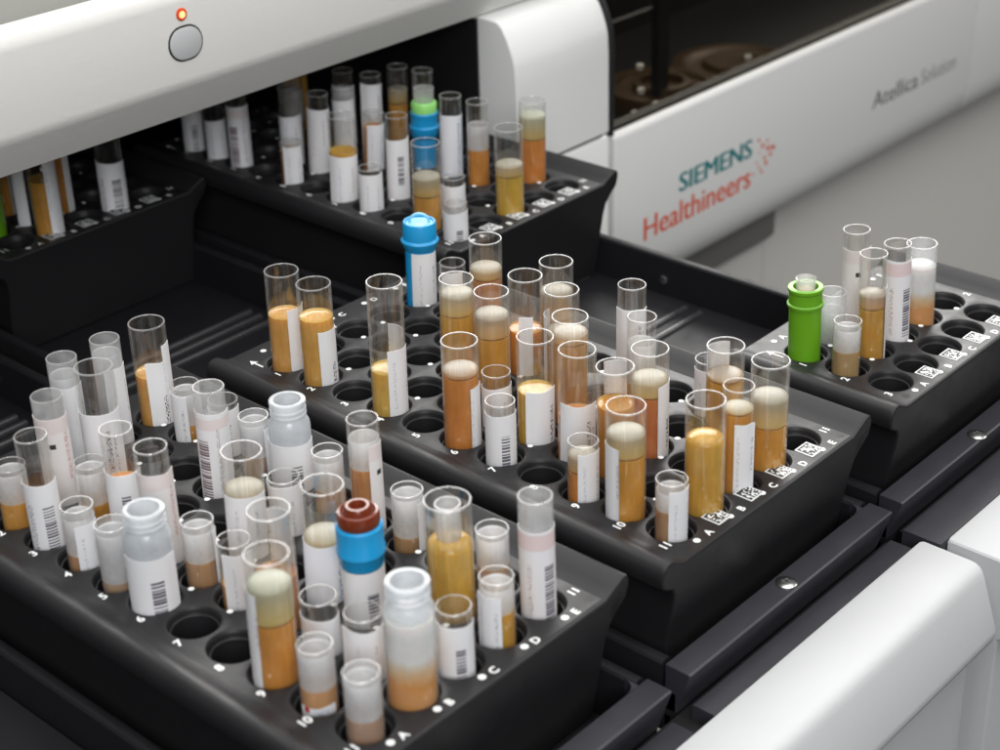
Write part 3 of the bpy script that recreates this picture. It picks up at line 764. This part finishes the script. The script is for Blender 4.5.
def blue3(t, p0, z, H):
    r = .32; zr, zb, zc = z(126), z(135), z(112)
    body(t, r, zb, 'blue_cap')
    g = MB(); g.lathe([(r+.003, zb-.04), (.36, zb), (.40, zr-.02), (.405, zr+.03), (.37, zr+.06), (.365, zc-.04), (.38, zc), (.36, zc+.03), (.3, zc+.03)], 36, close_top=True)
    g.build('cap', 'blue_cap', t)
    d = MB(); d.lathe([(.34, zc+.032), (.345, zc+.26), (.32, zc+.30), (.15, zc+.31)], 32, close_bot=True, close_top=True)
    d.build('cap_top', 'green_disc', t)
    c = MB(); c.lathe([(.26, zc+.2), (.27, H+.3), (.28, H+.34), (.25, H+.34), (.245, zc+.3)], 28); c.build('inner_tube', 'clear_rim', t)
capped('B','D7',(424,100),'blue capped tube with a pale green top in the back rack near the hood', .33, blue3)
def green2(t, p0, z, H):
    r = .34
    g = MB(); g.lathe([(.05, BOT), (r*.8, BOT+.06), (r, BOT+.25), (r, 1.2), (.38, 1.22), (.38, 1.3), (.34, 1.33), (.34, 1.7), (.3, 1.72)], 36, close_bot=True, close_top=True)
    g.build('cap', 'green_cap', t)
capped('K','A10',1.7,'green capped tube cut by the left picture edge under the white hood', .34, green2)

# ------------------------------------------------------------------ drawers (one per lane)
def drawer(y0, y1, label, dx, screws, wall_screw):
    """y0..y1 = the lane; racks sit in its channel"""
    t = thing('rack_drawer', label, 'drawer', (12.5, (y0+y1)/2, -3.0), 'black drawers carrying the racks')
    base = (12.5, (y0+y1)/2, -3.0)
    w = .26
    g = MB()
    g.box((-26, y0, -3.1), (12.1, y1, -2.72))
    def wall(ya, yb):
        pr = [(ya, -2.91), (ya, -1.70), (ya+.04, -1.655), (ya+.09, -1.64), (yb-.09, -1.64), (yb-.04, -1.655), (yb, -1.70), (yb, -2.91)]
        g.prism(pr, 'x', -26, 11.9)
    wall(y0, y0+w); wall(y1-w, y1)
    g.box((11.99, y0, -3.1), (12.2, y1, -2.2))
    g.build('tray', 'tray_plastic', t, base, ang=30)
    # floor ribs
    for x in (-9.7, -9.25, -5.95, -5.55, -5.1, -.55, 2.72, 3.2, 6.2):
        pr = [(x - .11*math.cos(q_*math.pi/8), -2.73 + .12*math.sin(q_*math.pi/8)) for q_ in range(9)]
        r = MB(); r.prism(pr, 'y', y0+w+.35, y1-w-.35)
        r.build('floor_rib', 'lit_rib_plastic', t, base, ang=60)
    g = MB()
    pr = [(11.97, -2.25), (11.97, -1.66), (11.99, -1.645), (12.46, -1.645), (12.5, -1.665), (12.49, -1.71), (12.22, -2.6), (11.97, -2.6)]
    g.prism(pr, 'y', y0, y1, round_=.03)
    # rounded inner corner of the cut-out
    cx, cy = 11.97, y1 - w
    fan = [(cx+.01, cy+.01)] + [(cx - .28 + .28*math.sin(a), cy - .28 + .28*math.cos(a)) for a in [i/6*math.pi/2 for i in range(7)]]
    for zz_ in ((-1.95, -1.648),):
        g.loft([[(p[0], p[1], zz_[0]) for p in fan], [(p[0], p[1], zz_[1]) for p in fan]])
    g.build('front_ledge', 'ledge_metal', t, base, ang=25)
    g = MB()
    pr = [(12.5, -2.9), (12.5, -2.31), (12.53, -2.295), (12.97+dx, -2.295), (12.97+dx, -2.9)]
    g.prism(pr, 'y', y0+.08, y1, round_=.02)
    g.build('drawer_lip', 'ledge_metal', t, base, ang=25)
    for (sx, sy) in screws:
        s = MB(); s.lathe([(.20, -1.642), (.20, -1.625), (.16, -1.605), (.07, -1.60)], 28, c=(sx, sy, 0), close_top=True)
        k = MB()
        so = s.build('screw', 'steel', t, base)
        for q in (0.5, 0.5 + math.pi/2):
            c_, s_ = math.cos(q), math.sin(q)
            k.add([(sx + c_*a_ - s_*b_, sy + s_*a_ + c_*b_, -1.5975) for a_, b_ in ((-.09,-.022),(.09,-.022),(.09,.022),(-.09,.022))], [(0,1,2,3)])
        ko = k.build('screw_slot', 'dark_grey', so, base, smooth=False)
    if wall_screw:
        s = MB()
        yw = y1 - w
        ring = lambda rr, yy: [(wall_screw + rr*math.cos(2*math.pi*i/20), yy, -2.3 + rr*math.sin(2*math.pi*i/20)) for i in range(20)]
        s.loft([ring(.13, yw), ring(.13, yw-.03), ring(.07, yw-.07)])
        s.build('screw', 'steel', t, base)
drawer(-8.62, -1.93, 'black drawer tray under the front left rack, its front cut by the picture edge', 0, [(12.24, -5.3)], -7.2)
g = MB(); g.box((-26, -16, -3.4), (12.4, -8.70, -2.5))
LEFT = [o for o in bpy.data.objects if o.name.startswith('rack_drawer')][0]
g.build('side_cover', 'tray_plastic', LEFT, (12.5, (-8.62-1.93)/2, -3.0), smooth=False)
drawer(-1.43, 5.23, 'black drawer tray under the middle rack, silver screw in its front ledge', 0, [(12.24, 1.89)], None)
drawer(5.61, 12.42, 'black drawer tray under the small right rack with the ribbed empty floor', .38, [(12.34, 8.92)], 1.75)

def cover(dx, ya, yb, label):
    a = 12.95 + dx
    t = thing('front_cover', label, 'cover', (a + .8, (ya+yb)/2, -9), 'white front covers of the drawers')
    pr = [(a, -9), (a, -2.36), (a+.03, -2.31), (a+.08, -2.29), (a+1.08, -2.29), (a+1.2, -2.305), (a+1.3, -2.36), (a+1.37, -2.45), (a+1.42, -2.56), (a+1.79, -3.6), (a+1.80, -3.75), (a+1.76, -3.88), (a+1.66, -3.98), (a+1.3, -4.2), (a+1.3, -9)]
    g = MB(); g.prism(pr, 'y', ya, yb, round_=.10)
    k = MB(); k.box((12.25, ya+.1, -3.4), (a - .02, yb-.1, -2.62)); k.build('gap_shade_block', 'black_inside', t, (a + .8, (ya+yb)/2, -9), smooth=False)  # black filler box added to paint the gap behind the cover as shade
    g.build('cover_shell', 'cover_enamel', t, (a + .8, (ya+yb)/2, -9), ang=30)
cover(0, -8.4, 5.63, 'white front cover with a rounded edge below the front left and middle racks')
cover(.38, 5.95, 12.8, 'white front cover at the right picture edge below the small right rack')

# ------------------------------------------------------------------ hood
t = thing('analyser_hood', 'white instrument hood with grey push button above the dark rack opening', 'hood', (-4.65, 2.6, 4.3))
hb = (-4.65, 2.6, 4.3)
pr = [(-5.2, 3.35), (-4.72, 4.16), (-4.66, 4.28), (-4.64, 4.42), (-4.70, 6.10), (-4.73, 6.25), (-4.81, 6.37), (-4.95, 6.44), (-5.1, 6.46), (-5.45, 6.47), (-5.52, 6.40), (-5.55, 6.0), (-26, 6.0), (-26, 3.35)]
g = MB(); g.prism(pr, 'y', -26, 17.1)
g.build('hood_shell', 'warm_enamel', t, hb, ang=28)
pr = [(-5.62, 6.02), (-5.66, 6.5), (-6.2, 7.6), (-6.4, 7.8), (-26, 7.9), (-26, 6.02)]
g = MB(); g.prism(pr, 'y', -26, 17.1); g.build('top_lid', 'lid_grey', t, hb, ang=28)
g = MB()
g.box((-26.2, -26, -3.2), (-26, 12.9, 3.34)); g.box((-26, 12.84, -3.2), (-5.26, 12.915, 3.24)); g.box((-26, -26.1, -3.2), (-8, -25.9, 3.34))
g.build('opening_lining', 'black_inside', t, hb, smooth=False)
def obround(w, h, n=10, e=0.0):
    r = h/2 + e; o = []
    for s in (1, -1):
        for i in range(n+1):
            a = -math.pi/2 + math.pi*i/n
            o.append((s*(w/2 - h/2) + s*r*math.cos(a), s*r*math.sin(a)))
    return o
def on_face(y, z):  # x of the hood's front face at height z
    return -4.64 - (z - 4.42)*(.06/1.68)
def button(w, h, depth0, depth1, e1, name, mat, parent, yc=2.58, zc=5.215):
    g = MB(); rs = []
    for d, e in ((depth0, 0), (depth1 - .02, 0), (depth1, e1)):
        rs.append([(on_face(0, zc + p[1]) + d, yc + p[0], zc + p[1]) for p in obround(w, h, 10, e)])
    g.loft(rs); return g.build(name, mat, parent, hb, ang=40)
button(.99, .81, -.05, .006, 0, 'button_gap', 'rubber', t)
button(.90, .72, -.02, .05, -.05, 'push_button', 'button_grey', t)
def lens(rs): 
    g = MB(); g.loft([[(on_face(0, 5.87) + d, 2.57 + rr*math.cos(2*math.pi*i/24), 5.87 + rr*math.sin(2*math.pi*i/24)) for i in range(24)] for rr, d in rs]); return g
lens(((.15, -.02), (.15, .012), (.12, .03), (.085, .032))).build('indicator_bezel', 'red_lens', t, hb)
g = lens(((.085, .03), (.075, .05), (.04, .06)))
g.build('indicator_light', 'led_orange', t, hb)
g = MB(); g.tube([(-14.5, 5.5, -.6), (-9.6, 5.5, -.6)], .10); g.build('divider_glint', 'steel', t, hb)  # added bar stands in for a glint along the lane divider's edge

# ------------------------------------------------------------------ pillar beside the opening
t = thing('side_pillar', 'white rounded housing block between the rack opening and the dark window', 'housing', (-3.9, 15, -1))
bs = (-3.9, 15, -1)
pr = [(-3.9, -.86), (-3.9, 1.5), (-3.93, 2.05), (-3.98, 2.3), (-4.10, 2.62), (-4.22, 2.87), (-4.38, 3.12), (-4.5, 3.23), (-4.62, 3.28), (-4.8, 3.29), (-5.24, 3.30), (-7.4, 3.30), (-7.4, -.86)]
g = MB(); g.prism(pr, 'y', 12.92, 16.98, round_=.06); g.build('pillar_shell', 'white_enamel', t, bs, ang=30)
pr = [(-3.9, -9), (-3.9, -1.10), (-3.93, -1.03), (-4.0, -1.0), (-7.4, -1.0), (-7.4, -9)]
g = MB(); g.prism(pr, 'y', 12.92, 16.98, round_=.05); g.build('lower_cover', 'white_enamel', t, bs, ang=30)
g = MB(); g.box((-7, 13.0, -1.02), (-4.05, 16.9, -.84)); g.build('seam', 'rubber', t, bs, smooth=False)

# ------------------------------------------------------------------ analyser with the window and logo
t = thing('analyser_module', 'white analyser panel with teal and orange lettering below a dark glass window', 'analyser', (-3.9, 28, -5))
bs = (-3.9, 28, -5)
pr = [(-3.9, -5.5), (-3.9, -1.28), (-3.93, -1.16), (-4.0, -1.09), (-4.1, -1.06), (-4.7, -1.06), (-4.7, -6.75), (-4.4, -6.72), (-4.2, -6.6), (-4.05, -6.38), (-3.96, -6.05), (-3.92, -5.8)]
g = MB(); g.prism(pr, 'y', 17.22, 39.74, round_=.05); g.build('front_panel', 'panel_enamel', t, bs, ang=35)
g = MB(); g.prism(pr, 'y', 39.82, 60, round_=.05); g.build('front_panel', 'panel_enamel', t, bs, ang=35)
# gasket that follows the pillar's outline, and the sill under the glass
arc = [(-4.02, -1.04), (-4.0, 1.5), (-4.03, 2.05), (-4.08, 2.3), (-4.20, 2.62), (-4.32, 2.87), (-4.48, 3.12), (-4.62, 3.3), (-5.2, 4.2), (-6.2, 5.4)]
g = MB(); g.tube([(p[0]+.06, 17.13, p[1]) for p in arc], .10, 8)
g.box((-4.5, 17.2, -1.055), (-4.14, 60, -.95)); g.build('gasket', 'rubber', t, bs)
g = MB()
for ya, yb in ((17.2, 60),):
    rings = [[(p[0]-.06, y, p[1]) for p in arc] for y in (ya, yb)]
    n = len(arc); g.add(rings[0] + rings[1], [(i, i+1, n+i+1, n+i) for i in range(n-1)])
    g.add([(p[0]-.10, y, p[1]) for y in (ya, yb) for p in arc], [(i, i+1, n+i+1, n+i) for i in range(n-1)])
g.build('window_glass', 'dark_glass', t, bs, ang=60)
g = MB()
g.box((-14, 17.0, -3.2), (-4.75, 60, -3.0)); g.box((-14.2, 17, -3), (-14, 60, 8)); g.box((-14, 16.99, -3), (-7.4, 17.1, 8))
g.build('inner_housing', 'black_inside', t, bs, smooth=False)
g = MB()   # brown carousel behind the glass
d = ray(662, 84); P = CAM + d*((-7.9 - CAM.x)/d.x); cc = tuple(P)
g.lathe([(2.0, -.7), (2.0, -.1), (1.95, 0), (1.6, .02), (1.5, -.12), (1.05, -.12), (1.0, .12), (.75, .14), (.7, -.1)], 48, c=cc, close_top=True)
g.build('carousel', 'brass_brown', t, bs)
g = MB(); g.lathe([(2.9, -.9), (2.9, -.75), (2.75, -.7), (2.2, -.72)], 48, c=cc); g.build('carousel_ring', 'brass_brown', t, bs)
d = ray(735, 62); P = CAM + d*((-7.4 - CAM.x)/d.x)
g = MB(); g.lathe([(2.2, -.8), (2.2, 0), (1.9, .05), (1.7, -.1), (1.2, -.1), (1.1, .1)], 48, c=tuple(P), close_top=True); g.build('carousel', 'brass_brown', t, bs)
for (px, py, xx) in ((640, 66, -5.6), (641, 90, -5.4), (635, 113, -5.2), (656, 104, -5.2), (748, 57, -5.4)):
    d = ray(px, py); s = (xx - CAM.x)/d.x; P = CAM + d*s
    k = MB(); k.lathe([(.10, -.12), (.13, 0), (.11, .06), (.04, .08)], 16, c=tuple(P), close_top=True, close_bot=True)
    k.build('white_knob', 'white_enamel', t, bs)
g = MB(); g.box((-7.6, 23.9, -3), (-7.3, 24.5, 1.2)); g.box((-7.6, 17.4, .55), (-7.4, 23.85, .7)); g.box((-8.5, 30.0, -.2), (-8.2, 40, .1))
g.build('support_bracket', 'rubber', t, bs, smooth=False)
def panel_text(body_, y0, y1, z0, cap, mat, name, weight=0.0):
    vs, fs = text_mesh(body_, 1.0, 0.0)
    x0 = min(v[0] for v in vs); w = width(vs)
    H_, _ = text_mesh('H', 1.0); hc = max(v[1] for v in H_)
    kx = (y1 - y0 - 2*weight)/w; kz = cap/hc
    g = MB()
    for q, dy in enumerate((0, -weight, weight, -weight/2, weight/2) if weight else (0,)):
        g.add([(-3.896 + q*.0006, y0 + weight + dy + (v[0]-x0)*kx, z0 + v[1]*kz) for v in vs], fs)
    return g.build(name, mat, t, bs, smooth=False, fix=False)
panel_text('SIEMENS', 20.55, 24.62, -3.93, .62, 'teal_print', 'lettering', .035)
panel_text('Healthineers', 18.74, 24.60, -4.99, .76, 'orange_print', 'lettering', .02)
panel_text('Atellica', 32.35, 35.60, -4.45, .62, 'grey_print', 'lettering', .008)
panel_text('Solution', 35.85, 38.50, -4.45, .58, 'pale_grey_print', 'lettering')
g = MB()
for (dy, dz, r) in ((0,.62,.12),(.18,.30,.16),(.38,.42,.11),(.42,.08,.18),(.62,.02,.16),(.55,-.25,.15),(.28,-.28,.13),(.36,-.55,.16),(.06,-.62,.10),(-.05,-.35,.09),(.18,-.85,.12),(-.18,-.80,.09),(.05,.05,.07),(.70,-.02,.12)):
    y, z = 25.0 + dy*1.35, -3.98 + dz*.80
    g.add([(-3.896, y + r*.56*math.cos(2*math.pi*i/12), z + r*.56*math.sin(2*math.pi*i/12)) for i in range(12)], [tuple(range(12))])
g.build('dot_emblem', 'orange_print', t, bs, smooth=False, fix=False)

# ------------------------------------------------------------------ cabinet below
t = thing('base_cabinet', 'plain grey lower cabinet wall in shade beneath the lettered panel', 'cabinet', (-4.7, 30, -20))
bs = (-4.7, 30, -20)
g = MB(); g.box((-10, 13, -40), (-5.5, 28.07, -6.3)); g.build('cabinet_door', 'cabinet_wall', t, bs, smooth=False)
g = MB(); g.box((-10, 28.13, -40), (-5.5, 80, -6.3)); g.build('cabinet_door', 'cabinet_wall', t, bs, smooth=False)
d = ray(774, 238); P = CAM + d*((-5.12 - CAM.x)/d.x); HY, HZ = P.y, P.z
g = MB(); g.prism([(-5.5, -6.0), (-5.12, -6.05), (-5.12, HZ+.2), (-5.25, HZ+.03), (-5.5, HZ)], 'y', 14, HY, round_=.06); g.build('handle_recess', 'cabinet_grey', t, bs)

# ------------------------------------------------------------------ ground
g = MB(); g.add([(-120, -120, -41), (120, -120, -41), (120, 120, -41), (-120, 120, -41)], [(0, 1, 2, 3)])
o = g.build('floor', 'rack_floor', smooth=False, fix=False); o['kind'] = 'structure'

# ------------------------------------------------------------------ light
w = bpy.data.worlds.new('World'); sc.world = w; w.use_nodes = True
bg = w.node_tree.nodes['Background']; bg.inputs[0].default_value = (0.93, 0.96, 1.0, 1); bg.inputs[1].default_value = 0.035
def area(name, loc, target, sx, sy, power, col=(1, 0.985, 0.96)):
    l = bpy.data.lights.new(name, 'AREA'); l.shape = 'RECTANGLE'; l.size = sx; l.size_y = sy; l.energy = power; l.color = col
    o = bpy.data.objects.new(name, l); COL.objects.link(o)
    o.location = loc
    d = Vector(target) - Vector(loc)
    o.rotation_euler = d.to_track_quat('-Z', 'Y').to_euler()
    return o
area('ceiling_light', (0.30, -0.05, 1.75), (0.15, 0.05, 0), 2.4, 2.6, 58)
area('ceiling_light', (-1.9, 2.0, 1.50), (0.05, 0.0, 0), 3.2, 1.7, 190)
area('ceiling_light', (1.25, 2.3, 1.75), (0.1, 0.1, 0), 1.6, 1.0, 20)
area('label_fill', (1.55, -1.25, 1.0), (0.0, 0.05, 0), 0.9, 0.8, 24, (0.97, 0.985, 1.0))  # added soft fill from camera left to brighten the labels

# ------------------------------------------------------------------ camera
cam = bpy.data.cameras.new('camera'); co = bpy.data.objects.new('camera', cam); COL.objects.link(co)
m = Matrix((( RIGHT.x, -DOWN.x, -FWD.x, CAM.x*S), (RIGHT.y, -DOWN.y, -FWD.y, CAM.y*S), (RIGHT.z, -DOWN.z, -FWD.z, CAM.z*S), (0, 0, 0, 1)))
co.matrix_world = m
cam.sensor_fit = 'HORIZONTAL'; cam.sensor_width = 36; cam.lens = FPX*36/1000
cam.clip_start = 0.02; cam.clip_end = 30
cam.dof.use_dof = True; cam.dof.focus_distance = 33.5*S; cam.dof.aperture_fstop = 11.5
sc.camera = co

sc.render.engine = 'CYCLES'
sc.cycles.use_denoising = True
sc.cycles.max_bounces = 12; sc.cycles.transparent_max_bounces = 64; sc.cycles.diffuse_bounces = 4; sc.cycles.glossy_bounces = 4
sc.cycles.sample_clamp_indirect = 4.0
sc.cycles.caustics_reflective = False; sc.cycles.caustics_refractive = False
sc.view_settings.view_transform = 'Standard'; sc.view_settings.look = 'None'
sc.view_settings.exposure = 0.0; sc.view_settings.gamma = 1.0
